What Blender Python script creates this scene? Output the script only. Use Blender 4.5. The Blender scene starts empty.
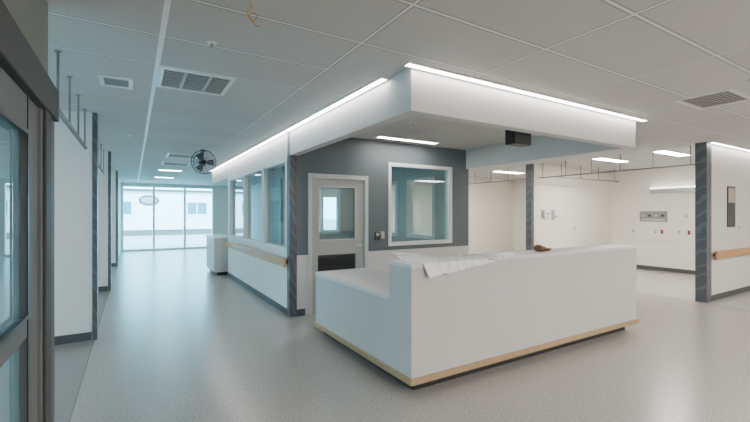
import bpy, bmesh, math, random
from mathutils import Vector
random.seed(4)
SC = bpy.context.scene
COL = SC.collection
CEIL = 2.74

# ------------------------------------------------------------------ materials
def new_mat(name):
    m = bpy.data.materials.new(name); m.use_nodes = True
    nt = m.node_tree; nt.nodes.clear()
    out = nt.nodes.new('ShaderNodeOutputMaterial')
    return m, nt, out

def N(nt, t, **kw):
    n = nt.nodes.new(t)
    for k, v in kw.items():
        setattr(n, k, v)
    return n

def pbr(name, col, rough=0.5, metal=0.0, var=0.04, scale=6.0, spec=0.5):
    m, nt, out = new_mat(name)
    b = N(nt, 'ShaderNodeBsdfPrincipled')
    b.inputs['Roughness'].default_value = rough
    b.inputs['Metallic'].default_value = metal
    b.inputs['Specular IOR Level'].default_value = spec
    g = N(nt, 'ShaderNodeNewGeometry')
    n = N(nt, 'ShaderNodeTexNoise'); n.inputs['Scale'].default_value = scale
    n.inputs['Detail'].default_value = 4
    nt.links.new(g.outputs['Position'], n.inputs['Vector'])
    mx = N(nt, 'ShaderNodeMix', data_type='RGBA')
    mx.inputs[6].default_value = (*[c*(1-var) for c in col], 1)
    mx.inputs[7].default_value = (*[min(1, c*(1+var)) for c in col], 1)
    nt.links.new(n.outputs['Fac'], mx.inputs[0])
    nt.links.new(mx.outputs[2], b.inputs['Base Color'])
    nt.links.new(b.outputs[0], out.inputs[0])
    return m

def emis(name, col, s):
    m, nt, out = new_mat(name)
    e = N(nt, 'ShaderNodeEmission'); e.inputs[0].default_value = (*col, 1); e.inputs[1].default_value = s
    nt.links.new(e.outputs[0], out.inputs[0]); return m

def math_n(nt, op, a, b=None, c=None):
    n = N(nt, 'ShaderNodeMath', operation=op)
    for i, v in enumerate((a, b, c)):
        if v is None: continue
        if isinstance(v, (int, float)): n.inputs[i].default_value = v
        else: nt.links.new(v, n.inputs[i])
    return n.outputs[0]

def glass_mat(name, tint, base=0.05, grazing=0.6, frost=0.0, fcol=(0.7, 0.8, 0.85)):
    m, nt, out = new_mat(name)
    t = N(nt, 'ShaderNodeBsdfTransparent'); t.inputs[0].default_value = (*tint, 1)
    g = N(nt, 'ShaderNodeBsdfGlossy'); g.inputs['Roughness'].default_value = 0.0
    lw = N(nt, 'ShaderNodeLayerWeight'); lw.inputs[0].default_value = 0.5
    p = math_n(nt, 'POWER', lw.outputs['Facing'], 4.0)
    f = math_n(nt, 'MULTIPLY_ADD', p, grazing, base)
    mx = N(nt, 'ShaderNodeMixShader')
    nt.links.new(f, mx.inputs[0]); nt.links.new(t.outputs[0], mx.inputs[1]); nt.links.new(g.outputs[0], mx.inputs[2])
    last = mx
    if frost > 0:
        d = N(nt, 'ShaderNodeBsdfDiffuse'); d.inputs[0].default_value = (*fcol, 1)
        m2 = N(nt, 'ShaderNodeMixShader'); m2.inputs[0].default_value = frost
        nt.links.new(mx.outputs[0], m2.inputs[1]); nt.links.new(d.outputs[0], m2.inputs[2]); last = m2
    nt.links.new(last.outputs[0], out.inputs[0]); return m

def mixc(nt, fac, a, b):
    mx = N(nt, 'ShaderNodeMix', data_type='RGBA')
    if isinstance(fac, (int, float)): mx.inputs[0].default_value = fac
    else: nt.links.new(fac, mx.inputs[0])
    for i, v in ((6, a), (7, b)):
        if isinstance(v, tuple): mx.inputs[i].default_value = (*v, 1)
        else: nt.links.new(v, mx.inputs[i])
    return mx.outputs[2]

def ceiling_mat():
    m, nt, out = new_mat('ceiling_tile_grid')
    g = N(nt, 'ShaderNodeNewGeometry'); s = N(nt, 'ShaderNodeSeparateXYZ')
    nt.links.new(g.outputs['Position'], s.inputs[0])
    def dist(o, off, per):
        a = math_n(nt, 'ADD', o, 100*per - off)
        cell = math_n(nt, 'FLOOR', math_n(nt, 'DIVIDE', a, per))
        a = math_n(nt, 'MODULO', a, per)
        a2 = math_n(nt, 'SUBTRACT', per, a)
        return math_n(nt, 'MINIMUM', a, a2), cell
    dx, cx = dist(s.outputs[0], 0.17, 1.22); dy, cy = dist(s.outputs[1], 3.08, 0.61)
    d = math_n(nt, 'MINIMUM', dx, dy)
    bar = math_n(nt, 'LESS_THAN', d, 0.011)
    edge = math_n(nt, 'LESS_THAN', d, 0.019)
    sheen_bar = math_n(nt, 'LESS_THAN', math_n(nt, 'ABSOLUTE', math_n(nt, 'SUBTRACT', s.outputs[0], 0.17)), 0.018)
    cv = N(nt, 'ShaderNodeCombineXYZ'); nt.links.new(cx, cv.inputs[0]); nt.links.new(cy, cv.inputs[1])
    wn = N(nt, 'ShaderNodeTexWhiteNoise'); nt.links.new(cv.outputs[0], wn.inputs['Vector'])
    n = N(nt, 'ShaderNodeTexNoise'); n.inputs['Scale'].default_value = 90; n.inputs['Detail'].default_value = 3
    nt.links.new(g.outputs['Position'], n.inputs['Vector'])
    t = mixc(nt, n.outputs['Fac'], (0.52, 0.515, 0.50), (0.66, 0.655, 0.635))
    t = mixc(nt, math_n(nt, 'MULTIPLY', wn.outputs['Value'], 0.35), t, (0.49, 0.485, 0.47))
    c = mixc(nt, edge, t, (0.28, 0.28, 0.275))  # dark rim along the bars paints in their shadow
    c = mixc(nt, bar, c, (0.80, 0.81, 0.81))
    c = mixc(nt, sheen_bar, c, (0.92, 0.95, 0.96))  # one bar coloured paler and wider to imitate a bluish sheen
    b = N(nt, 'ShaderNodeBsdfPrincipled')
    nt.links.new(c, b.inputs['Base Color'])
    r = math_n(nt, 'MULTIPLY_ADD', bar, -0.5, 0.9)
    nt.links.new(r, b.inputs['Roughness'])
    nt.links.new(b.outputs[0], out.inputs[0]); return m

def floor_mat():
    m, nt, out = new_mat('sheet_vinyl_floor')
    g = N(nt, 'ShaderNodeNewGeometry'); s = N(nt, 'ShaderNodeSeparateXYZ')
    nt.links.new(g.outputs['Position'], s.inputs[0])
    n = N(nt, 'ShaderNodeTexNoise'); n.inputs['Scale'].default_value = 55; n.inputs['Detail'].default_value = 4
    n.inputs['Roughness'].default_value = 0.65
    nt.links.new(g.outputs['Position'], n.inputs['Vector'])
    cr = N(nt, 'ShaderNodeValToRGB'); cr.color_ramp.elements[0].position = 0.36; cr.color_ramp.elements[1].position = 0.64
    nt.links.new(n.outputs['Fac'], cr.inputs[0])
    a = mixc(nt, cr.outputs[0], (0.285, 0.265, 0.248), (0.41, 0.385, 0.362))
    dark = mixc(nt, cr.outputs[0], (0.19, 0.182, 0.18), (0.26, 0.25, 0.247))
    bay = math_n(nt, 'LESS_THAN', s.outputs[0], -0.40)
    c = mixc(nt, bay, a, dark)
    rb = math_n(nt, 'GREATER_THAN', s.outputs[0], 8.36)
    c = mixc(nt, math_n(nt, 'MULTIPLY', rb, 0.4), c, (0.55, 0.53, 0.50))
    sx = math_n(nt, 'ABSOLUTE', math_n(nt, 'ADD', s.outputs[0], 0.40))
    seam = math_n(nt, 'LESS_THAN', sx, 0.006)
    c = mixc(nt, seam, c, (0.16, 0.16, 0.16))
    b = N(nt, 'ShaderNodeBsdfPrincipled'); nt.links.new(c, b.inputs['Base Color'])
    b.inputs['Roughness'].default_value = 0.26
    nt.links.new(b.outputs[0], out.inputs[0]); return m

def twotone_mat(name, zsplit, lower, upper):
    m, nt, out = new_mat(name)
    g = N(nt, 'ShaderNodeNewGeometry'); s = N(nt, 'ShaderNodeSeparateXYZ')
    nt.links.new(g.outputs['Position'], s.inputs[0])
    k = math_n(nt, 'LESS_THAN', s.outputs[2], zsplit)
    n = N(nt, 'ShaderNodeTexNoise'); n.inputs['Scale'].default_value = 5
    nt.links.new(g.outputs['Position'], n.inputs['Vector'])
    up = mixc(nt, n.outputs['Fac'], tuple(c*0.95 for c in upper), tuple(c*1.05 for c in upper))
    c = mixc(nt, k, up, lower)
    b = N(nt, 'ShaderNodeBsdfPrincipled'); b.inputs['Roughness'].default_value = 0.6
    nt.links.new(c, b.inputs['Base Color']); nt.links.new(b.outputs[0], out.inputs[0]); return m

def wood_mat(name, a, b_, rough=0.45, axis_scale=(2, 2, 30)):
    m, nt, out = new_mat(name)
    g = N(nt, 'ShaderNodeNewGeometry'); mp = N(nt, 'ShaderNodeMapping')
    mp.inputs['Scale'].default_value = axis_scale
    nt.links.new(g.outputs['Position'], mp.inputs[0])
    n = N(nt, 'ShaderNodeTexNoise'); n.inputs['Scale'].default_value = 2; n.inputs['Detail'].default_value = 6
    nt.links.new(mp.outputs[0], n.inputs['Vector'])
    c = mixc(nt, n.outputs['Fac'], a, b_)
    b = N(nt, 'ShaderNodeBsdfPrincipled'); b.inputs['Roughness'].default_value = rough
    nt.links.new(c, b.inputs['Base Color']); nt.links.new(b.outputs[0], out.inputs[0]); return m

def guard_mat():
    m, nt, out = new_mat('slate_corner_guard')
    g = N(nt, 'ShaderNodeNewGeometry'); mp = N(nt, 'ShaderNodeMapping')
    mp.inputs['Rotation'].default_value = (0.6, 0.6, 0)
    nt.links.new(g.outputs['Position'], mp.inputs[0])
    w = N(nt, 'ShaderNodeTexWave'); w.inputs['Scale'].default_value = 3.0; w.inputs['Distortion'].default_value = 6
    nt.links.new(mp.outputs[0], w.inputs['Vector'])
    cr = N(nt, 'ShaderNodeValToRGB'); cr.color_ramp.elements[0].position = 0.7; cr.color_ramp.elements[1].position = 1.0
    nt.links.new(w.outputs['Fac'], cr.inputs[0])
    c = mixc(nt, cr.outputs[0], (0.085, 0.091, 0.104), (0.130, 0.138, 0.152))
    b = N(nt, 'ShaderNodeBsdfPrincipled'); b.inputs['Roughness'].default_value = 0.4
    nt.links.new(c, b.inputs['Base Color']); nt.links.new(b.outputs[0], out.inputs[0]); return m

def paper_mat():
    m, nt, out = new_mat('plan_drawing_paper')
    g = N(nt, 'ShaderNodeTexCoord')
    mp = N(nt, 'ShaderNodeMapping'); mp.inputs['Rotation'].default_value = (0, 0, 0.05)
    nt.links.new(g.outputs['Object'], mp.inputs[0])
    br = N(nt, 'ShaderNodeTexBrick'); br.inputs['Scale'].default_value = 9
    br.inputs['Color1'].default_value = (0.90, 0.90, 0.91, 1); br.inputs['Color2'].default_value = (0.80, 0.82, 0.86, 1)
    br.inputs['Mortar'].default_value = (0.16, 0.18, 0.24, 1); br.inputs['Mortar Size'].default_value = 0.022
    br.inputs['Brick Width'].default_value = 0.9; br.inputs['Row Height'].default_value = 0.6
    nt.links.new(mp.outputs[0], br.inputs['Vector'])
    n = N(nt, 'ShaderNodeTexNoise'); n.inputs['Scale'].default_value = 4
    nt.links.new(g.outputs['Object'], n.inputs['Vector'])
    cr = N(nt, 'ShaderNodeValToRGB'); cr.color_ramp.elements[0].position = 0.42; cr.color_ramp.elements[1].position = 0.5
    nt.links.new(n.outputs['Fac'], cr.inputs[0])
    c = mixc(nt, cr.outputs[0], (0.90, 0.90, 0.91), br.outputs['Color'])
    b = N(nt, 'ShaderNodeBsdfPrincipled'); b.inputs['Roughness'].default_value = 0.7
    nt.links.new(c, b.inputs['Base Color']); nt.links.new(b.outputs[0], out.inputs[0]); return m

M_ceil = ceiling_mat(); M_floor = floor_mat()
M_white = pbr('painted_drywall_white', (0.74, 0.73, 0.70), 0.65, var=0.03, scale=3)
M_warm = pbr('painted_drywall_cream', (0.86, 0.82, 0.73), 0.65, var=0.03, scale=3)
M_fascia = pbr('fascia_drywall', (0.62, 0.605, 0.59), 0.6, var=0.02, scale=2)
M_gray = twotone_mat('slate_paint_wall', 0.90, (0.68, 0.66, 0.63), (0.128, 0.155, 0.170))
M_headgray = pbr('taupe_wall', (0.20, 0.215, 0.195), 0.7)
M_room = pbr('room_paint_gray_green', (0.44, 0.49, 0.48), 0.65)
M_base = pbr('rubber_baseboard', (0.07, 0.073, 0.08), 0.5)
M_guard = guard_mat()
M_wfr = pbr('white_window_frame', (0.78, 0.79, 0.78), 0.4, var=0.02)
M_glass = glass_mat('clear_glass', (0.94, 0.97, 0.98))
M_glassteal = glass_mat('teal_clear_glass', (0.80, 0.90, 0.90), base=0.07)
M_glassblue = glass_mat('reflective_glass', (0.78, 0.88, 0.90), base=0.15, grazing=0.9)
M_frost = glass_mat('door_glass', (0.70, 0.84, 0.88), base=0.12, frost=0.22, fcol=(0.5, 0.76, 0.84))
M_alu = pbr('anodized_metal_dark', (0.075, 0.081, 0.082), 0.65, 0.0, var=0.01, spec=0.25)
M_alu2 = pbr('anodized_metal', (0.145, 0.156, 0.158), 0.65, 0.0, var=0.01, spec=0.25)
M_steel = pbr('brushed_steel', (0.55, 0.55, 0.55), 0.3, 0.9)
M_black = pbr('black_plastic', (0.015, 0.015, 0.017), 0.4)
M_dgray = pbr('dark_gray_plastic', (0.05, 0.052, 0.055), 0.5)
M_ventback = pbr('vent_shadow_gray', (0.11, 0.11, 0.11), 0.7)
M_louver = pbr('vent_metal', (0.42, 0.42, 0.41), 0.5)
M_panel = pbr('panel_gray_metal', (0.27, 0.26, 0.245), 0.5)
M_door = pbr('beige_painted_door', (0.47, 0.45, 0.42), 0.4, var=0.03)
M_doorfr = pbr('light_door_frame', (0.60, 0.59, 0.57), 0.4, var=0.03)
M_desk = pbr('white_laminate', (0.60, 0.585, 0.575), 0.42, var=0.03, scale=2.5)
M_desktop = pbr('desk_top_laminate', (0.76, 0.75, 0.74), 0.35, var=0.02)
M_ply = wood_mat('plywood_trim', (0.34, 0.23, 0.12), (0.52, 0.38, 0.22), axis_scale=(6, 6, 40))
M_rail = wood_mat('maple_handrail', (0.46, 0.20, 0.06), (0.58, 0.30, 0.11), 0.35)
M_toe = pbr('toe_kick_black', (0.015, 0.015, 0.017), 0.5)
M_paper = paper_mat()
M_glove = pbr('brown_leather', (0.12, 0.07, 0.03), 0.8, var=0.6, scale=40)
M_wire = pbr('yellow_wire', (0.70, 0.36, 0.06), 0.4)
M_plate = pbr('white_plate', (0.80, 0.80, 0.78), 0.35)
M_red = pbr('red_outlet', (0.5, 0.03, 0.02), 0.4)
M_beige = pbr('beige_plate', (0.45, 0.40, 0.32), 0.4)
M_track = pbr('track_metal', (0.22, 0.22, 0.21), 0.45, 0.0)
M_strip = emis('led_strip_glow', (1.0, 0.96, 0.92), 24)
M_trof = emis('troffer_lens_glow', (1.0, 0.95, 0.88), 100)
M_trof2 = emis('troffer_lens_soft_glow', (1.0, 0.945, 0.88), 45)
M_room_l = emis('room_lens_glow', (0.92, 0.98, 1.0), 17)
M_cool = emis('cool_lens_glow', (0.55, 0.87, 1.0), 28)
M_bldg = pbr('white_siding', (0.74, 0.79, 0.81), 0.6)
M_bwin = pbr('teal_window_pane', (0.03, 0.18, 0.25), 0.15)
M_asph = pbr('pavement', (0.34, 0.37, 0.38), 0.9, var=0.15, scale=2)

# ------------------------------------------------------------------ mesh helpers
def link(ob, parent=None):
    COL.objects.link(ob)
    if parent is not None:
        ob.parent = parent
        ob.location = Vector(ob.location) - Vector(parent.location)
    return ob

def obj_from_bm(bm, name, mat, parent=None, origin=None, smooth=False):
    bmesh.ops.recalc_face_normals(bm, faces=bm.faces)
    if origin is None:
        xs = [v.co.x for v in bm.verts]; ys = [v.co.y for v in bm.verts]; zs = [v.co.z for v in bm.verts]
        origin = Vector(((min(xs)+max(xs))/2, (min(ys)+max(ys))/2, min(zs)))
    origin = Vector(origin)
    bmesh.ops.translate(bm, verts=bm.verts, vec=-origin)
    me = bpy.data.meshes.new(name); bm.to_mesh(me); bm.free()
    if smooth:
        for p in me.polygons: p.use_smooth = True
    me.materials.append(mat)
    ob = bpy.data.objects.new(name, me); ob.location = origin
    return link(ob, parent)

def add_box(bm, x0, x1, y0, y1, z0, z1):
    vs = [bm.verts.new((x, y, z)) for x in (x0, x1) for y in (y0, y1) for z in (z0, z1)]
    for f in ((0,1,3,2),(4,6,7,5),(0,4,5,1),(2,3,7,6),(0,2,6,4),(1,5,7,3)):
        bm.faces.new([vs[i] for i in f])
    return vs

def boxes(name, lst, mat, parent=None, bevel=0.0):
    bm = bmesh.new()
    for b in lst: add_box(bm, *b)
    if bevel > 0:
        bmesh.ops.bevel(bm, geom=list(bm.edges), offset=bevel, segments=2, affect='EDGES', profile=0.5)
    return obj_from_bm(bm, name, mat, parent)

def add_cyl(bm, p0, p1, r0, r1=None, seg=16):
    r1 = r0 if r1 is None else r1
    p0 = Vector(p0); p1 = Vector(p1); d = p1-p0
    res = bmesh.ops.create_cone(bm, cap_ends=True, segments=seg, radius1=r0, radius2=r1, depth=d.length)
    q = Vector((0,0,1)).rotation_difference(d.normalized())
    for v in res['verts']:
        v.co = q @ v.co + (p0+p1)/2

def cyls(name, lst, mat, parent=None, seg=16, smooth=False):
    bm = bmesh.new()
    for c in lst: add_cyl(bm, *c, seg=seg)
    return obj_from_bm(bm, name, mat, parent, smooth=smooth)

def empty(name, loc, label, cat, group=None):
    e = bpy.data.objects.new(name, None); e.location = loc; e.empty_display_size = 0.1
    COL.objects.link(e); tag(e, label, cat, group); return e

def tag(o, label, cat, group=None):
    o['label'] = label; o['category'] = cat
    if group: o['group'] = group
    return o

def struct(o, label=None):
    o['kind'] = 'structure'
    if label: o['label'] = label
    return o

def sempty(name, loc, label):
    e = bpy.data.objects.new(name, None); e.location = loc; e.empty_display_size = 0.1
    COL.objects.link(e); return struct(e, label)

def wall(name, axis, t0, t1, a0, a1, z0, z1, mat, holes=(), label=None, mat_in=None, in_side=1):
    """in_side=1: the t1 face gets mat_in; -1: the t0 face."""
    A = sorted({a0, a1, *[h[0] for h in holes], *[h[1] for h in holes]})
    Z = sorted({z0, z1, *[h[2] for h in holes], *[h[3] for h in holes]})
    def solid(i, j):
        if i < 0 or j < 0 or i >= len(A)-1 or j >= len(Z)-1: return False
        ca = (A[i]+A[i+1])/2; cz = (Z[j]+Z[j+1])/2
        return not any(h[0] < ca < h[1] and h[2] < cz < h[3] for h in holes)
    bm = bmesh.new()
    def P(a, t, z):
        return bm.verts.new((a, t, z) if axis == 'x' else (t, a, z))
    for i in range(len(A)-1):
        for j in range(len(Z)-1):
            if not solid(i, j): continue
            l, r, b, t = A[i], A[i+1], Z[j], Z[j+1]
            for tt in (t0, t1):
                f = bm.faces.new([P(l,tt,b), P(r,tt,b), P(r,tt,t), P(l,tt,t)])
                if mat_in and ((tt == t1) == (in_side == 1)): f.material_index = 1
            if not solid(i-1, j): bm.faces.new([P(l,t0,b), P(l,t1,b), P(l,t1,t), P(l,t0,t)])
            if not solid(i+1, j): bm.faces.new([P(r,t0,b), P(r,t1,b), P(r,t1,t), P(r,t0,t)])
            if not solid(i, j-1): bm.faces.new([P(l,t0,b), P(r,t0,b), P(r,t1,b), P(l,t1,b)])
            if not solid(i, j+1): bm.faces.new([P(l,t0,t), P(r,t0,t), P(r,t1,t), P(l,t1,t)])
    bmesh.ops.remove_doubles(bm, verts=bm.verts, dist=1e-5)
    o = obj_from_bm(bm, name, mat)
    if mat_in: o.data.materials.append(mat_in)
    return struct(o, label)

def window(n, axis, t0, t1, a0, a1, z0, z1, mull, gmat, fw=0.05, label='', fmat=None, proud=0.012):
    fmat = fmat or M_wfr
    mid = (t0+t1)/2
    loc = ((a0+a1)/2, mid, z0) if axis == 'x' else (mid, (a0+a1)/2, z0)
    p = sempty('window_%d' % n, loc, label)
    def bx(al, ar, tl, tr, zl, zr):
        return (al, ar, tl, tr, zl, zr) if axis == 'x' else (tl, tr, al, ar, zl, zr)
    L = [bx(a0, a0+fw, t0-proud, t1+proud, z0, z1), bx(a1-fw, a1, t0-proud, t1+proud, z0, z1),
         bx(a0+fw, a1-fw, t0-proud, t1+proud, z0, z0+fw), bx(a0+fw, a1-fw, t0-proud, t1+proud, z1-fw, z1)]
    for m in mull:
        L.append(bx(m-fw/2, m+fw/2, t0-proud, t1+proud, z0+fw, z1-fw))
    boxes('frame', L, fmat, p)
    edges = [a0+fw] + sum([[m-fw/2, m+fw/2] for m in mull], []) + [a1-fw]
    for k in range(0, len(edges), 2):
        boxes('glass_pane', [bx(edges[k], edges[k+1], mid-0.003, mid+0.003, z0+fw, z1-fw)], gmat, p)
    return p

# ------------------------------------------------------------------ shell
X_L = -0.42; X_P = -0.37; X_W = 1.97; X_E = 5.55; Y_F = 2.66; Y_G = 5.64; X_R = 8.35; X_BACK = 11.95; Y_END = 18.6; Y_BK = -4.0; X_LL = -4.5
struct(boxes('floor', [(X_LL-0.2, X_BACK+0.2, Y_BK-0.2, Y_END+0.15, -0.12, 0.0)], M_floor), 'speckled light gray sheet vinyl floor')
struct(boxes('ceiling', [(X_LL-0.2, X_BACK+0.2, Y_BK-0.2, Y_END+0.15, CEIL, CEIL+0.12)], M_ceil), 'suspended acoustic tile ceiling with white grid')

wall('wall_back', 'x', Y_BK-0.15, Y_BK, X_LL, X_BACK, 0, CEIL, M_white)
wall('wall_right', 'y', X_BACK, X_BACK+0.15, Y_BK, Y_END, 0, CEIL, M_warm)
LW = [(3.6,5.2,[4.4]),(6.8,8.6,[7.7]),(10.2,12.4,[11.3]),(0.2,2.0,[1.1]),(14.2,17.2,[15.7])]  # unseen windows, added to let cyan daylight into the bays and corridor
wall('wall_left', 'y', X_LL-0.15, X_LL, Y_BK, Y_END, 0, CEIL, M_white, holes=[(a, b, 0.9, 2.3) for a, b, c in LW])
for k, (a, b, c) in enumerate(LW):
    window(1+k, 'y', X_LL-0.15, X_LL, a, b, 0.9, 2.3, c, M_glass, label='unseen exterior window with white frame, added to bring in daylight')

GX0, GX1 = -0.40, 3.05
wall('wall_end', 'x', Y_END, Y_END+0.15, X_LL, X_BACK, 0, CEIL, M_white, holes=[(GX0, GX1, 0.0, 2.66), (6.5, 9.8, 0.6, 2.4)])
window(6, 'x', Y_END, Y_END+0.15, GX0, GX1, 0.0, 2.66, [0.73, 1.88], M_glass, fw=0.08,
       label='floor to ceiling storefront glazing at corridor end')
window(13, 'x', Y_END, Y_END+0.15, 6.5, 9.8, 0.6, 2.4, [8.15], M_glass, fw=0.07, label='exterior window added in end wall for a bright view')  # added to give a bright cyan view through the office glass

wall('wall_left_near', 'y', X_L-0.14, X_L, Y_BK, 2.95, 0, CEIL, M_headgray, holes=[(0.3, 2.55, 0.0, 2.24)])
for nm, y in (('wall_left_partition', 5.87), ('wall_left_partition_middle', 9.4), ('wall_left_partition_far', 13.6)):
    wall(nm, 'x', y, y+0.14, X_LL, X_P-0.015, 0, CEIL, M_white)
    i = {5.87: 1, 9.4: 2, 13.6: 3}[y]
    struct(boxes('trim_%d' % i, [(X_P-0.015, X_P, y-0.012, y+0.152, 0, CEIL), (X_P-0.05, X_P-0.015, y-0.012, y, 0, CEIL),
                                 (X_P-0.05, X_P-0.015, y+0.14, y+0.152, 0, CEIL)], M_guard), 'slate colored corner guard on partition end')
    struct(boxes('baseboard_partition_%s' % ('near', 'middle', 'far')[i-1], [(X_LL+0.01, X_P-0.055, y-0.012, y, 0, 0.1)], M_base))
wall('wall_left_far', 'y', X_L-0.14, X_L, 16.0, Y_END, 0, CEIL, M_white)

# centre block
YB = 10.0
wins = [(5.80, 7.02), (7.07, 8.43), (8.48, 9.90)]
wall('wall_center_corridor', 'y', X_W, X_W+0.12, Y_G+0.12, YB+0.12, 0, CEIL, M_white,
     holes=[(a, b, 0.97, 2.33) for a, b in wins], mat_in=M_room, in_side=1)
for k, (a, b) in enumerate(wins):
    window(7+k, 'y', X_W, X_W+0.12, a, b, 0.97, 2.33, [], M_glassblue, fw=0.032, label='interior window with white frame and bluish glass')
wall('wall_center_front', 'x', Y_G, Y_G+0.12, X_W, X_E, 0, CEIL, M_gray,
     holes=[(2.25, 3.29, 0, 2.13), (3.69, 5.12, 0.97, 2.39)], mat_in=M_room, in_side=1)
window(10, 'x', Y_G, Y_G+0.12, 3.69, 5.12, 0.97, 2.39, [], M_glassteal, fw=0.06, label='large interior window in slate wall')
wall('wall_center_side', 'y', X_E-0.12, X_E, Y_G+0.12, YB+0.12, 0, CEIL, M_white, holes=[(6.5, 7.5, 0.97, 2.3), (7.9, 9.3, 0.97, 2.3)], mat_in=M_room, in_side=-1)
window(11, 'y', X_E-0.12, X_E, 6.5, 7.5, 0.97, 2.3, [], M_glass, fw=0.08, label='interior window in gray wall')
window(14, 'y', X_E-0.12, X_E, 7.9, 9.3, 0.97, 2.3, [8.6], M_glass, fw=0.08, label='interior window in gray wall')
wall('wall_center_rear', 'x', YB, YB+0.12, X_W+0.12, X_E-0.12, 0, CEIL, M_white, holes=[(3.85, 4.95, 0.95, 2.25)], mat_in=M_room, in_side=-1)
window(12, 'x', YB, YB+0.12, 3.85, 4.95, 0.95, 2.25, [4.4], M_glass, fw=0.07, label='interior window in rear wall')
struct(boxes('trim_4', [(X_W-0.012, X_W, Y_G-0.012, Y_G+0.10, 0, 2.38), (X_W, X_W+0.10, Y_G-0.012, Y_G, 0, 2.38)], M_guard), 'slate colored corner guard')
struct(boxes('baseboard_center', [(X_W-0.012, X_W, Y_G+0.10, YB+0.12, 0, 0.1)], M_base))
struct(boxes('baseboard_front', [(X_W+0.10, 2.20, Y_G-0.012, Y_G, 0, 0.1), (3.34, X_E, Y_G-0.012, Y_G, 0, 0.1)], M_base))
struct(boxes('trim_5', [(X_W, X_E+0.03, Y_F, Y_F+0.12, 2.38, CEIL), (X_W, X_W+0.12, Y_F+0.12, Y_G, 2.38, CEIL),
                        (X_E-0.07, X_E+0.03, Y_F+0.12, Y_G, 2.38, CEIL)], M_fascia), 'white dropped soffit ring over the nurse station')
struct(boxes('trim_10', [(X_W, X_W+0.12, YB+0.12, 12.4, 2.38, CEIL)], M_fascia), 'white dropped soffit over the corridor opening')

# right bays
for i, (nm, y) in enumerate((('wall_right_partition', 2.87), ('wall_right_partition_middle', 6.36), ('wall_right_partition_far', 9.85), ('wall_right_partition_end', 13.4))):
    m = M_white if i == 0 else M_warm
    rt = 0.20 if i == 0 else 0.10
    wall(nm, 'x', y, y+0.14, X_R+0.03, X_BACK, 0, CEIL, m)
    struct(boxes('trim_%d' % (6+i), [(X_R, X_R+0.03, y-0.012, y+0.152, 0, CEIL), (X_R+0.03, X_R+rt, y-0.012, y, 0, CEIL),
                                     (X_R+0.03, X_R+0.10, y+0.14, y+0.152, 0, CEIL)], M_guard), 'slate colored corner guard on partition end')
    struct(boxes('baseboard_right_%s' % ('near', 'middle', 'far', 'end')[i], [(X_R+rt+0.01, X_BACK-0.015, y-0.012, y, 0, 0.1)], M_base))
for i, (a, b) in enumerate(((3.02, 6.34), (6.52, 9.83), (10.0, 13.38))):
    struct(boxes('baseboard_bay_%s' % ('near', 'middle', 'far')[i], [(X_BACK-0.012, X_BACK, a, b, 0, 0.1)], M_base))

# ------------------------------------------------------------------ sliding door, left
d = sempty('door_1', (X_L-0.07, 1.4, 0), 'gray metal sliding glass door with heavy header')
boxes('header', [(X_L-0.12, X_L+0.05, 0.3, 2.95, 2.06, 2.24)], M_alu, d, 0.006)
boxes('jamb', [(X_L-0.13, X_L+0.03, 2.56, 2.95, 0, 2.055)], M_alu2, d, 0.005)
boxes('jamb_cover', [(X_L+0.032, X_L+0.045, 2.60, 2.74, 0, 2.055)], M_alu, d, 0.003)
leaf = boxes('door_leaf', [(X_L-0.04, X_L+0.02, 2.33, 2.53, 0.02, 2.05), (X_L-0.04, X_L+0.02, 0.35, 0.50, 0.02, 2.05),
                    (X_L-0.04, X_L+0.02, 0.5, 2.33, 1.90, 2.05), (X_L-0.04, X_L+0.02, 0.5, 2.33, 0.98, 1.06),
                    (X_L-0.04, X_L+0.02, 0.5, 2.33, 0.02, 0.22)], M_alu2, d, 0.004)
boxes('glass_pane', [(X_L-0.013, X_L-0.007, 0.5, 2.33, 1.06, 1.90)], M_frost, d)
boxes('glass_pane', [(X_L-0.013, X_L-0.007, 0.5, 2.33, 0.22, 0.98)], M_frost, d)
boxes('gasket', [(X_L+0.0205, X_L+0.024, 2.30, 2.33, 0.02, 2.05), (X_L+0.0205, X_L+0.024, 0.5, 2.30, 1.88, 1.90), (X_L+0.0205, X_L+0.024, 0.5, 2.30, 1.06, 1.08)], M_black, d)

# ------------------------------------------------------------------ slate wall door
d = sempty('door_2', (2.77, Y_G+0.06, 0), 'beige door with tall glass lite and lower louver')
boxes('door_frame', [(2.25, 2.31, Y_G-0.02, Y_G+0.13, 0, 2.13), (3.23, 3.29, Y_G-0.02, Y_G+0.13, 0, 2.13), (2.31, 3.23, Y_G-0.02, Y_G+0.13, 2.06, 2.13)], M_doorfr, d, 0.003)
y0, y1 = Y_G+0.02, Y_G+0.065
boxes('door_leaf', [(2.315, 2.42, y0, y1, 0.01, 2.055), (3.08, 3.225, y0, y1, 0.01, 2.055), (2.42, 3.08, y0, y1, 1.95, 2.055),
                    (2.42, 3.08, y0, y1, 0.88, 1.10), (2.42, 3.08, y0, y1, 0.01, 0.28)], M_door, d, 0.002)
boxes('glass_pane', [(2.42, 3.08, y0+0.018, y0+0.024, 1.10, 1.95)], M_glassteal, d)
boxes('glazing_bead', [(2.42, 2.44, y0-0.008, y0+0.01, 1.10, 1.95), (3.06, 3.08, y0-0.008, y0+0.01, 1.10, 1.95),
                       (2.44, 3.06, y0-0.008, y0+0.01, 1.93, 1.95), (2.44, 3.06, y0-0.008, y0+0.01, 1.10, 1.12)], M_doorfr, d)
bm = bmesh.new()
for k in range(15):
    z = 0.30+k*0.038
    vs = add_box(bm, 2.43, 3.07, y0+0.004, y0+0.04, z, z+0.008)
    for v in vs:
        if v.co.y < y0+0.02: v.co.z -= 0.018
add_box(bm, 2.42, 3.08, y0+0.038, y0+0.042, 0.28, 0.88)
obj_from_bm(bm, 'louver', M_dgray, d)
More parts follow.
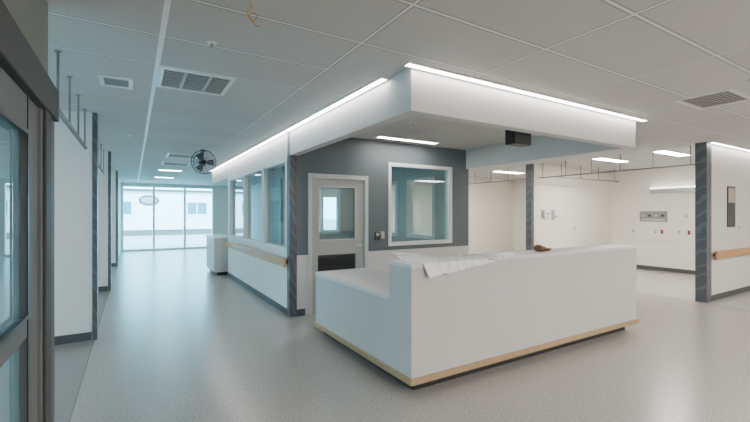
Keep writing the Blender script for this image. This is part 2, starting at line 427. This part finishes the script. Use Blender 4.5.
cyls('door_handle', [((3.16, y0, 1.0), (3.16, y0-0.05, 1.0), 0.012), ((3.165, y0-0.05, 1.0), (3.04, y0-0.05, 1.0), 0.010),
                     ((3.16, y0+0.001, 1.0), (3.16, y0-0.01, 1.0), 0.032)], M_steel, d, smooth=False)
boxes('hinge', [(2.306, 2.318, y0-0.012, y0+0.004, z, z+0.11) for z in (0.25, 1.05, 1.82)], M_steel, d)

# ------------------------------------------------------------------ desk
DX0, DX1, DY0 = X_W, 5.62, Y_F
desk = empty('nurse_station_desk', ((DX0+DX1)/2, 3.4, 0), 'white laminate L-shaped nurse station desk with raised transaction counter', 'desk')
def prism(name, poly, z0, z1, mat, parent, bevel=0.0):
    bm = bmesh.new()
    lo = [bm.verts.new((x, y, z0)) for x, y in poly]; hi = [bm.verts.new((x, y, z1)) for x, y in poly]
    n = len(poly)
    bm.faces.new(lo[::-1]); bm.faces.new(hi)
    for i in range(n): bm.faces.new([lo[i], lo[(i+1) % n], hi[(i+1) % n], hi[i]])
    bmesh.ops.recalc_face_normals(bm, faces=bm.faces)
    if bevel: bmesh.ops.bevel(bm, geom=list(bm.edges), offset=bevel, segments=2, affect='EDGES', profile=0.5)
    return obj_from_bm(bm, name, mat, parent)
t = 0.10
prism('toe_kick', [(DX0+t, DY0+t), (DX1-t, DY0+t), (DX1-t, 3.55), (2.62, 3.55), (2.62, 4.66), (DX0+t, 4.66)], 0, 0.11, M_toe, desk)
prism('body', [(DX0+.006, DY0+.006), (DX1-.006, DY0+.006), (DX1-.006, 3.60), (2.68, 3.60), (2.68, 4.69), (DX0+.006, 4.69)], 0.11, 0.745, M_desk, desk, 0.002)
prism('raised_front', [(DX0+.006, DY0+.006), (DX1-.006, DY0+.006), (DX1-.006, 3.00), (DX0+.006, 3.00)], 0.7451, 1.07, M_desk, desk)
prism('transaction_top', [(DX0, DY0), (DX1, DY0), (DX1, 3.01), (DX0, 3.01)], 1.07, 1.10, M_desktop, desk, 0.003)
prism('worktop', [(DX0, 3.012), (DX1, 3.012), (DX1, 3.66), (2.72, 3.66), (2.72, 4.70), (DX0, 4.70)], 0.745, 0.785, M_desktop, desk, 0.003)
e = 0.014
boxes('base_trim', [(DX0-e, DX1+e, DY0-e, DY0+.006, 0.10, 0.152), (DX0-e, DX0+.006, DY0+.006, 4.70, 0.10, 0.152),
                    (DX1-.006, DX1+e, DY0+.006, 3.60, 0.10, 0.152)], M_ply, desk)

def sheet(name, x0, x1, yb, drop0, drop1, z, label, skew=0.0, curl=0.08, amp=0.004):
    bm = bmesh.new(); nx, ny = 40, 36
    g = []
    top = yb-(DY0-0.006)
    for i in range(nx+1):
        row = []
        u = i/nx
        drop = drop0*(1-u)+drop1*u
        L = top+max(0.01, drop)
        for j in range(ny+1):
            s = L*j/ny
            x = x0+(x1-x0)*u + skew*(j/ny)
            if s <= top:
                y = yb-s; zz = z + amp*(math.sin(u*5+s*6)**2)*min(1, (top-s)/0.05)
            else:
                k = s-top
                y = DY0-0.006-0.35*k-0.004*math.sin(u*6)**2; zz = z-k*0.92
            if s < 0.12: zz += (0.12-s)*curl*(0.5+0.5*math.cos(u*4))
            row.append(bm.verts.new((x, y, zz)))
        g.append(row)
    for i in range(nx):
        for j in range(ny):
            bm.faces.new([g[i][j], g[i+1][j], g[i+1][j+1], g[i][j+1]])
    o = obj_from_bm(bm, name, M_paper, smooth=True)
    sm = o.modifiers.new('thick', 'SOLIDIFY'); sm.thickness = 0.0006
    return tag(o, label, 'paper', 'construction plan sheets on the counter')
sheet('plan_sheet', 2.00, 2.82, 3.00, 0.13, 0.04, 1.1015, 'large white floor plan sheet drooping over the counter edge', 0.12, 0.6, 0.003)
sheet('plan_sheet', 2.955, 3.16, 2.97, 0.012, 0.015, 1.102, 'white floor plan sheet lying on the counter', 0.03, 0.1, 0.003)

# glove
bm = bmesh.new()
def blob(c, r, rot=0):
    res = bmesh.ops.create_uvsphere(bm, u_segments=14, v_segments=8, radius=1)
    for v in res['verts']:
        x, y, z = v.co.x*r[0], v.co.y*r[1], v.co.z*r[2]
        ca, sa = math.cos(rot), math.sin(rot)
        v.co = Vector((c[0]+x*ca-y*sa, c[1]+x*sa+y*ca, c[2]+z))
gz = 1.130
blob((3.92, 2.85, gz), (0.075, 0.055, 0.030), 0.3)
blob((3.84, 2.83, gz+0.012), (0.055, 0.05, 0.038), 0.3)
blob((3.88, 2.87, gz+0.02), (0.035, 0.03, 0.025), 0.9)
for k, a in enumerate((-0.15, 0.15, 0.42, 0.7)):
    ln = (0.036, 0.042, 0.040, 0.032)[k]
    blob((3.975+ln*math.cos(a), 2.825+0.021*k+ln*math.sin(a)*0.5, gz-0.008), (ln+0.014, 0.011, 0.013), a)
blob((3.93, 2.79, gz-0.008), (0.038, 0.013, 0.013), -0.9)
o = obj_from_bm(bm, 'work_glove', M_glove, smooth=True)
rm = o.modifiers.new('r', 'REMESH'); rm.mode = 'VOXEL'; rm.voxel_size = 0.004; rm.use_smooth_shade = True
tag(o, 'crumpled brown leather work glove on the counter', 'glove')

# ------------------------------------------------------------------ handrails
def handrail(x0, x1, y0, y1, axis, label):
    cx, cy = (x0+x1)/2, (y0+y1)/2
    p = empty('handrail', (cx, cy, 0.73), label, 'handrail')
    if axis == 'y':
        boxes('rail', [(x0, x0+0.035, y0, y1, 0.73, 0.87)], M_rail, p, 0.01)
        n = int((y1-y0)/1.0)
        for k in range(n+1):
            yy = y0+0.12+k*(y1-y0-0.24)/n
            boxes('bracket', [(x0+0.034, x1, yy-0.03, yy+0.03, 0.77, 0.83)], M_dgray, p)
    else:
        boxes('rail', [(x0, x1, y0, y0+0.035, 0.73, 0.87)], M_rail, p, 0.01)
        n = int((x1-x0)/1.0)
        for k in range(n+1):
            xx = x0+0.12+k*(x1-x0-0.24)/n
            boxes('bracket', [(xx-0.03, xx+0.03, y0+0.034, y1, 0.77, 0.83)], M_dgray, p)
    return p
handrail(X_W-0.085, X_W, Y_G+0.02, YB+0.1, 'y', 'maple wood wall handrail below the corridor windows')
handrail(X_R+0.22, X_BACK-0.1, 2.87-0.085, 2.87, 'x', 'maple wood wall handrail on the white partition')

# ------------------------------------------------------------------ linear lights
def linear(x0, x1, y0, y1, label):
    p = empty('linear_light', ((x0+x1)/2, (y0+y1)/2, CEIL), label, 'light', 'linear slot lights along the soffit')
    w = 0.006
    boxes('lens', [(x0+w, x1-w, y0+w, y1-w, CEIL-0.010, CEIL-0.001)], M_strip, p)
    boxes('housing', [(x0, x1, y0, y0+w, CEIL-0.014, CEIL), (x0, x1, y1-w, y1, CEIL-0.014, CEIL),
                      (x0, x0+w, y0+w, y1-w, CEIL-0.014, CEIL), (x1-w, x1, y0+w, y1-w, CEIL-0.014, CEIL)], M_plate, p)
linear(X_W-0.09, X_W-0.012, Y_F+0.33, 12.3, 'long white linear slot light in the corridor ceiling')
linear(X_W-0.09, X_E+0.16, Y_F-0.09, Y_F-0.012, 'long white linear slot light in front of the soffit')
linear(X_R+0.05, X_BACK-0.05, 2.87-0.10, 2.87-0.025, 'long white linear slot light above the white partition')

def troffer(x, y, lx, ly, mat=None, grp='recessed ceiling troffers'):
    p = empty('ceiling_troffer', (x, y, CEIL), 'recessed rectangular ceiling light with glowing white lens', 'light', grp)
    w = 0.02
    boxes('lens', [(x-lx/2+w, x+lx/2-w, y-ly/2+w, y+ly/2-w, CEIL-0.010, CEIL-0.001)], mat or M_trof, p)
    boxes('frame', [(x-lx/2, x+lx/2, y-ly/2, y-ly/2+w, CEIL-0.014, CEIL), (x-lx/2, x+lx/2, y+ly/2-w, y+ly/2, CEIL-0.014, CEIL),
                    (x-lx/2, x-lx/2+w, y-ly/2+w, y+ly/2-w, CEIL-0.014, CEIL), (x+lx/2-w, x+lx/2, y-ly/2+w, y+ly/2-w, CEIL-0.014, CEIL)], M_plate, p)
troffer(3.89, 5.33, 1.22, 0.15, M_trof2)
for x, y in ((9.3, 3.75), (9.3, 4.95), (9.5, 8.0), (9.5, 11.5), (6.9, 8.0), (6.9, 11.5)):
    troffer(x, y, 1.2, 0.24)
troffer(3.4, 7.8, 1.2, 0.3, M_room_l)  # unseen lamp, added to light the office behind its panes
for x, y in ((0.9, 12.6), (0.9, 15.2)):
    troffer(x, y, 0.6, 0.3, M_cool)
for x, y in ((-2.4, 4.4), (-2.4, 7.6), (-2.4, 11.5)):
    troffer(x, y, 1.2, 0.3, M_trof2)
for x, y in ((0.8, -1.6), (3.6, -1.2), (6.6, -0.6), (9.6, -0.4), (6.6, -3.0), (3.2, -3.2)):  # unseen lamps behind the camera, added to raise the overall light
    troffer(x, y, 1.2, 0.6, M_trof2)

# ------------------------------------------------------------------ grilles
def grille(x0, x1, y0, y1, label, n=10, along='x', split=1):
    p = empty('ceiling_vent', ((x0+x1)/2, (y0+y1)/2, CEIL), label, 'vent')
    w = 0.035
    boxes('frame', [(x0, x1, y0, y0+w, CEIL-0.014, CEIL), (x0, x1, y1-w, y1, CEIL-0.014, CEIL),
                    (x0, x0+w, y0+w, y1-w, CEIL-0.014, CEIL), (x1-w, x1, y0+w, y1-w, CEIL-0.014, CEIL)], M_plate, p, 0.002)
    boxes('backing', [(x0+w, x1-w, y0+w, y1-w, CEIL-0.003, CEIL-0.0005)], M_ventback, p)
    L = []
    for k in range(n):
        yy = y0+w+(y1-y0-2*w)*(k+0.5)/n
        L.append((x0+w, x1-w, yy-0.005, yy+0.005, CEIL-0.012, CEIL-0.0035))
    for s in range(1, split):
        xx = x0+(x1-x0)*s/split; L.append((xx-0.012, xx+0.012, y0+w, y1-w, CEIL-0.013, CEIL-0.0035))
    boxes('louver', L, M_louver, p)
grille(0.19, 0.79, 3.70, 4.30, 'square ceiling return grille with dark louvers', 10, 'x', 3)
grille(-0.26, 0.0, 4.20, 4.52, 'small ceiling supply diffuser', 6)
grille(4.95, 5.6, 1.50, 1.98, 'ceiling supply diffuser with dark slots', 12)
grille(0.6, 1.2, 9.0, 9.6, 'square ceiling diffuser in the corridor', 8)
grille(0.6, 1.2, 10.6, 11.2, 'square ceiling diffuser in the corridor', 8)

def sprinkler(x, y):
    p = empty('sprinkler_head', (x, y, CEIL), 'small chrome fire sprinkler head in ceiling tile', 'sprinkler', 'ceiling sprinkler heads')
    cyls('escutcheon', [((x, y, CEIL), (x, y, CEIL-0.008), 0.035, 0.03)], M_plate, p)
    cyls('nozzle', [((x, y, CEIL-0.008), (x, y, CEIL-0.035), 0.010), ((x, y, CEIL-0.035), (x, y, CEIL-0.038), 0.018)], M_steel, p)
for x, y in ((0.48, 3.02), (-0.05, 7.3), (4.7, 1.3), (3.2, 4.3), (6.9, 4.2), (9.9, 4.4)):
    sprinkler(x, y)

# fan
fc = Vector((1.15, 8.2, 2.50))
p = empty('hanging_fan', (fc.x, fc.y, CEIL), 'dark caged fan hanging from the corridor ceiling', 'fan')
cyls('mount', [((fc.x, fc.y+0.06, CEIL), (fc.x, fc.y+0.06, CEIL-0.03), 0.05)], M_dgray, p)
cyls('pole', [((fc.x, fc.y+0.06, CEIL-0.03), (fc.x, fc.y+0.06, fc.z), 0.014)], M_dgray, p)
cyls('motor', [((fc.x, fc.y+0.14, fc.z), (fc.x, fc.y, fc.z), 0.06, 0.05)], M_black, p)
bm = bmesh.new(); R = 0.22
for rr in (0.04, 0.085, 0.13, 0.175, 0.22):
    for sgn in (-1, 1):
        yo = sgn*0.07*math.sqrt(max(0, 1-(rr/R)**2))
        pts = [Vector((fc.x+rr*math.cos(a), fc.y-0.04+yo, fc.z+rr*math.sin(a))) for a in [2*math.pi*i/24 for i in range(24)]]
        for i in range(24): add_cyl(bm, pts[i], pts[(i+1) % 24], 0.0028 if rr < R else 0.007, seg=5)
for k in range(20):
    a = 2*math.pi*k/20
    for sgn in (-1, 1):
        prev = None
        for rr in (0.03, 0.09, 0.15, 0.22):
            q = Vector((fc.x+rr*math.cos(a), fc.y-0.04+sgn*0.07*math.sqrt(max(0, 1-(rr/R)**2)), fc.z+rr*math.sin(a)))
            if prev: add_cyl(bm, prev, q, 0.0024, seg=5)
            prev = q
obj_from_bm(bm, 'cage', M_dgray, p)
bm = bmesh.new()
for k in range(3):
    a0 = k*2*math.pi/3
    vs = []
    for rr, da, yo in ((0.03, -0.3, 0), (0.10, -0.5, -0.02), (0.19, -0.35, -0.02), (0.19, 0.35, 0.02), (0.10, 0.5, 0.02), (0.03, 0.3, 0)):
        vs.append(bm.verts.new((fc.x+rr*math.cos(a0+da), fc.y-0.03+yo, fc.z+rr*math.sin(a0+da))))
    bm.faces.new(vs)
o = obj_from_bm(bm, 'blades', M_alu2, p)
sm = o.modifiers.new('t', 'SOLIDIFY'); sm.thickness = 0.003

# hanging wire
wx, wy = 0.58, 2.33
ctrl = [Vector(c) for c in [(wx, wy, CEIL), (wx, wy, CEIL), (wx+0.01, wy, 2.71), (wx-0.02, wy, 2.68), (wx+0.015, wy+0.015, 2.65), (wx+0.035, wy, 2.665),
       (wx+0.02, wy-0.015, 2.68), (wx-0.015, wy, 2.66), (wx+0.035, wy+0.015, 2.625), (wx+0.05, wy, 2.615), (wx+0.05, wy, 2.615)]]
def catmull(P, n=6):
    r = []
    for i in range(1, len(P)-2):
        for k in range(n):
            t_ = k/n
            r.append(0.5*((2*P[i])+(P[i+1]-P[i-1])*t_+(2*P[i-1]-5*P[i]+4*P[i+1]-P[i+2])*t_*t_+(3*P[i]-P[i-1]-3*P[i+1]+P[i+2])*t_**3))
    r.append(P[-2]); return r
bm = bmesh.new(); cp = catmull(ctrl)
for a, b in zip(cp, cp[1:]):
    if (b-a).length > 1e-4: add_cyl(bm, a, b, 0.003, seg=8)
tag(obj_from_bm(bm, 'hanging_cable', M_wire), 'loose yellow low voltage cable hanging from ceiling', 'cable')

# curtain tracks
def track(x, y0, y1, z, nrod):
    p = empty('curtain_track', (x, (y0+y1)/2, z), 'suspended metal privacy curtain track with hanger rods', 'curtain track', 'privacy curtain tracks')
    boxes('rail', [(x-0.014, x+0.014, y0, y1, z-0.012, z+0.012)], M_track, p)
    for k in range(nrod):
        yy = y0+0.12+(y1-y0-0.24)*k/(nrod-1)
        cyls('hanger_rod', [((x, yy, z+0.012), (x, yy, CEIL), 0.009), ((x, yy, CEIL-0.008), (x, yy, CEIL), 0.022)], M_track, p, 10)
track(X_L-0.06, 3.0, 5.84, 2.30, 5)
track(X_L-0.06, 6.10, 9.35, 2.30, 5)
track(X_R+0.25, 3.06, 6.33, 2.40, 6)
track(X_R+0.25, 6.55, 9.80, 2.40, 6)
p = empty('curtain_track', (9.9, 5.9, 2.40), 'suspended metal privacy curtain track with hanger rods', 'curtain track', 'privacy curtain tracks')
boxes('rail', [(X_R+0.30, 11.5, 5.90, 5.928, 2.388, 2.412)], M_track, p)
for xx in (8.9, 9.7, 10.5, 11.3):
    cyls('hanger_rod', [((xx, 5.914, 2.412), (xx, 5.914, CEIL), 0.009)], M_track, p, 10)

# ------------------------------------------------------------------ black boxes
p = empty('dark_box', (3.55, Y_F+0.2, 2.3), 'black boxy monitor mounted behind the soffit', 'monitor')
boxes('mount', [(3.52, 3.60, Y_F+0.12, Y_F+0.18, 2.42, 2.52)], M_dgray, p)
boxes('casing', [(3.47, 3.74, Y_F+0.18, Y_F+0.32, 2.27, 2.54)], M_black, p, 0.012)
boxes('screen', [(3.49, 3.72, Y_F+0.321, Y_F+0.326, 2.29, 2.52)], M_dgray, p)
p = empty('dark_box', (3.08, YB-0.05, 1.3), 'dark flat box added on the office rear wall', 'monitor')  # made-up box standing in for a dark shape in the corridor pane
boxes('casing', [(2.80, 3.30, YB-0.06, YB, 1.30, 1.85)], M_dgray, p, 0.008)
boxes('screen', [(2.83, 3.27, YB-0.064, YB-0.0605, 1.33, 1.82)], M_black, p)

# ------------------------------------------------------------------ wall devices
def plate(name, b, mat, label, cat, detail=None, dmat=None, dname='switch'):
    p = empty(name, ((b[0]+b[1])/2, (b[2]+b[3])/2, b[4]), label, cat)
    boxes('plate', [b], mat, p, 0.002)
    if detail: boxes(dname, detail, dmat, p)
    return p
plate('card_reader', (3.42, 3.50, Y_G-0.03, Y_G+0.004, 1.08, 1.22), M_dgray, 'small dark card reader beside the door', 'card reader', [(3.435, 3.485, Y_G-0.034, Y_G-0.030, 1.15, 1.20)], M_louver, 'reader_pad')
plate('light_switch', (3.53, 3.61, Y_G-0.01, Y_G, 1.10, 1.22), M_beige, 'beige light switch plate on slate wall', 'switch', [(3.56, 3.58, Y_G-0.018, Y_G-0.010, 1.14, 1.18)], M_plate)
bwx = X_BACK
p = empty('headwall_unit', (bwx, 5.3, 1.3), 'gray metal medical gas and outlet panel on cream wall', 'medical panel')
yA, yB = 4.92, 5.58
boxes('panel', [(bwx-0.03, bwx, yA, yB, 1.30, 1.58)], M_panel, p, 0.004)
for k in range(4):
    yy = yA+0.10+k*0.155
    cyls('gas_outlet', [((bwx-0.03, yy, 1.46), (bwx-0.05, yy, 1.46), 0.035)], M_louver if k % 2 else M_dgray, p, 14)
boxes('nameplate', [(bwx-0.033, bwx-0.0302, yA+0.05, yB-0.05, 1.33, 1.37)], M_steel, p)
for k, (yy, m, lb) in enumerate(((4.65, M_plate, 'white'), (5.05, M_red, 'red'), (5.20, M_plate, 'white'), (4.45, M_red, 'red'), (5.75, M_plate, 'white'), (4.5, M_plate, 'white'))):
    z = 0.98 if k != 5 else 1.40
    hw = 0.03 if m is M_red else 0.045
    plate('wall_outlet', (bwx-0.012, bwx, yy-hw, yy+hw, z, z+0.11), m, '%s electrical outlet plate on cream wall' % lb, 'outlet',
          [(bwx-0.015, bwx-0.0121, yy-0.018, yy+0.018, z+0.015, z+0.045), (bwx-0.015, bwx-0.0121, yy-0.018, yy+0.018, z+0.065, z+0.095)], M_dgray, 'socket')
p = empty('overbed_light', (bwx, 4.75, 2.1), 'long boxy wall mounted overbed light on cream wall', 'light')
boxes('housing', [(bwx-0.12, bwx+0.004, 4.2, 5.3, 2.06, 2.17)], M_steel, p, 0.006)
boxes('lens', [(bwx-0.115, bwx-0.005, 4.22, 5.28, 2.171, 2.20)], emis('overbed_glow', (1, 0.97, 0.92), 6), p)
py = 6.36
plate('glove_dispenser', (8.75, 9.0, py-0.10, py+0.004, 1.42, 1.60), M_plate, 'white glove box dispenser on cream wall', 'dispenser', [(8.80, 8.95, py-0.104, py-0.1, 1.48, 1.54)], M_louver, 'opening')
plate('soap_dispenser', (9.15, 9.27, py-0.10, py+0.004, 1.38, 1.60), M_plate, 'white soap dispenser on cream wall', 'dispenser', [(9.18, 9.24, py-0.104, py-0.1, 1.42, 1.46)], M_dgray, 'nozzle')
plate('wall_outlet', (10.1, 10.19, py-0.012, py, 1.05, 1.17), M_plate, 'white electrical outlet plate on partition', 'outlet', [(10.125, 10.165, py-0.015, py-0.0121, 1.07, 1.10), (10.125, 10.165, py-0.015, py-0.0121, 1.12, 1.15)], M_dgray, 'socket')
py = 2.87
plate('room_sign', (9.26, 9.62, py-0.014, py, 1.27, 2.02), M_dgray, 'tall dark room sign with beige upper panel', 'sign', [(9.29, 9.59, py-0.018, py-0.0141, 1.72, 1.99)], M_beige, 'insert')
plate('light_switch', (9.80, 9.90, py-0.01, py, 1.2, 1.32), M_plate, 'white light switch plate on partition', 'switch', [(9.84, 9.86, py-0.018, py-0.010, 1.24, 1.28)], M_beige)

# ------------------------------------------------------------------ white cabinet in corridor
p = empty('corridor_cabinet', (2.0, 10.9, 0), 'white built-in cabinet with countertop in the corridor', 'cabinet')
boxes('body', [(1.70, 2.9, 10.3, 11.5, 0.08, 0.90)], M_desk, p, 0.003)
boxes('toe_kick', [(1.76, 2.86, 10.34, 11.46, 0, 0.079)], M_toe, p)
boxes('countertop', [(1.66, 2.94, 10.27, 11.53, 0.901, 0.94)], M_desktop, p, 0.004)
for k in range(2):
    ya = 10.32+k*0.59
    boxes('door', [(1.685, 1.699, ya, ya+0.57, 0.10, 0.88)], M_desk, p, 0.002)
    boxes('handle', [(1.67, 1.684, ya+0.26, ya+0.32, 0.78, 0.80)], M_steel, p)

# ------------------------------------------------------------------ outside
struct(boxes('ground', [(-60, 60, Y_END+0.16, 90, -0.2, -0.05)], M_asph), 'outdoor pavement')
bld = empty('modular_building', (0, 33, -0.05), 'white modular building with teal windows outside', 'building')
boxes('body', [(-9, 7.5, 32, 36, 0.35, 3.05)], M_bldg, bld)
boxes('skirt', [(-8.95, 7.45, 32.05, 35.95, -0.05, 0.35)], M_ventback, bld)
boxes('roof', [(-9.2, 7.7, 31.8, 36.2, 3.05, 3.2)], M_alu, bld)
for x in (-4.5, -1.4, 3.4, 5.6):
    boxes('window_pane', [(x, x+1.3, 31.97, 31.995, 1.45, 2.3)], M_bwin, bld)
    boxes('window_frame', [(x-0.08, x, 31.95, 31.999, 1.37, 2.38), (x+1.3, x+1.38, 31.95, 31.999, 1.37, 2.38), (x, x+1.3, 31.95, 31.999, 1.37, 1.45), (x, x+1.3, 31.95, 31.999, 2.3, 2.38),
                           (x+0.62, x+0.68, 31.95, 31.969, 1.45, 2.3)], M_wfr, bld)
boxes('door', [(2.1, 3.0, 31.95, 31.999, 0.35, 2.4)], M_wfr, bld)
def oval(name, y, rx, rz, mat):
    bm = bmesh.new()
    add_cyl(bm, (0, y, 0), (0, 31.995, 0), 1.0, seg=40)
    for v in bm.verts: v.co.x = 0.95+v.co.x*rx; v.co.z = 2.42+v.co.z*rz
    return obj_from_bm(bm, name, mat, bld)
oval('oval_sign', 31.94, 0.62, 0.36, M_dgray)
oval('sign_face', 31.92, 0.50, 0.25, M_panel)

# ------------------------------------------------------------------ world, sun, camera
w = bpy.data.worlds.new('sky'); SC.world = w; w.use_nodes = True
nt = w.node_tree; nt.nodes.clear()
out = nt.nodes.new('ShaderNodeOutputWorld'); bg = nt.nodes.new('ShaderNodeBackground')
bg.inputs[0].default_value = (0.27, 0.76, 1.0, 1); bg.inputs[1].default_value = 19.0
nt.links.new(bg.outputs[0], out.inputs[0])
sd = bpy.data.lights.new('sun', 'SUN'); sd.energy = 11; sd.angle = 0.02; sd.color = (0.85, 0.97, 1)
so = bpy.data.objects.new('sun', sd); so.rotation_euler = (math.radians(50), 0, math.radians(-15)); COL.objects.link(so)

cd = bpy.data.cameras.new('camera'); cam = bpy.data.objects.new('camera', cd); COL.objects.link(cam)
cam.location = (0, 0, 1.53); cam.rotation_euler = (math.radians(90), 0, math.radians(-31.3))
cd.sensor_width = 36; cd.lens = 398/750*36; cd.shift_y = 2/750; cd.clip_start = 0.05; cd.clip_end = 200
SC.camera = cam
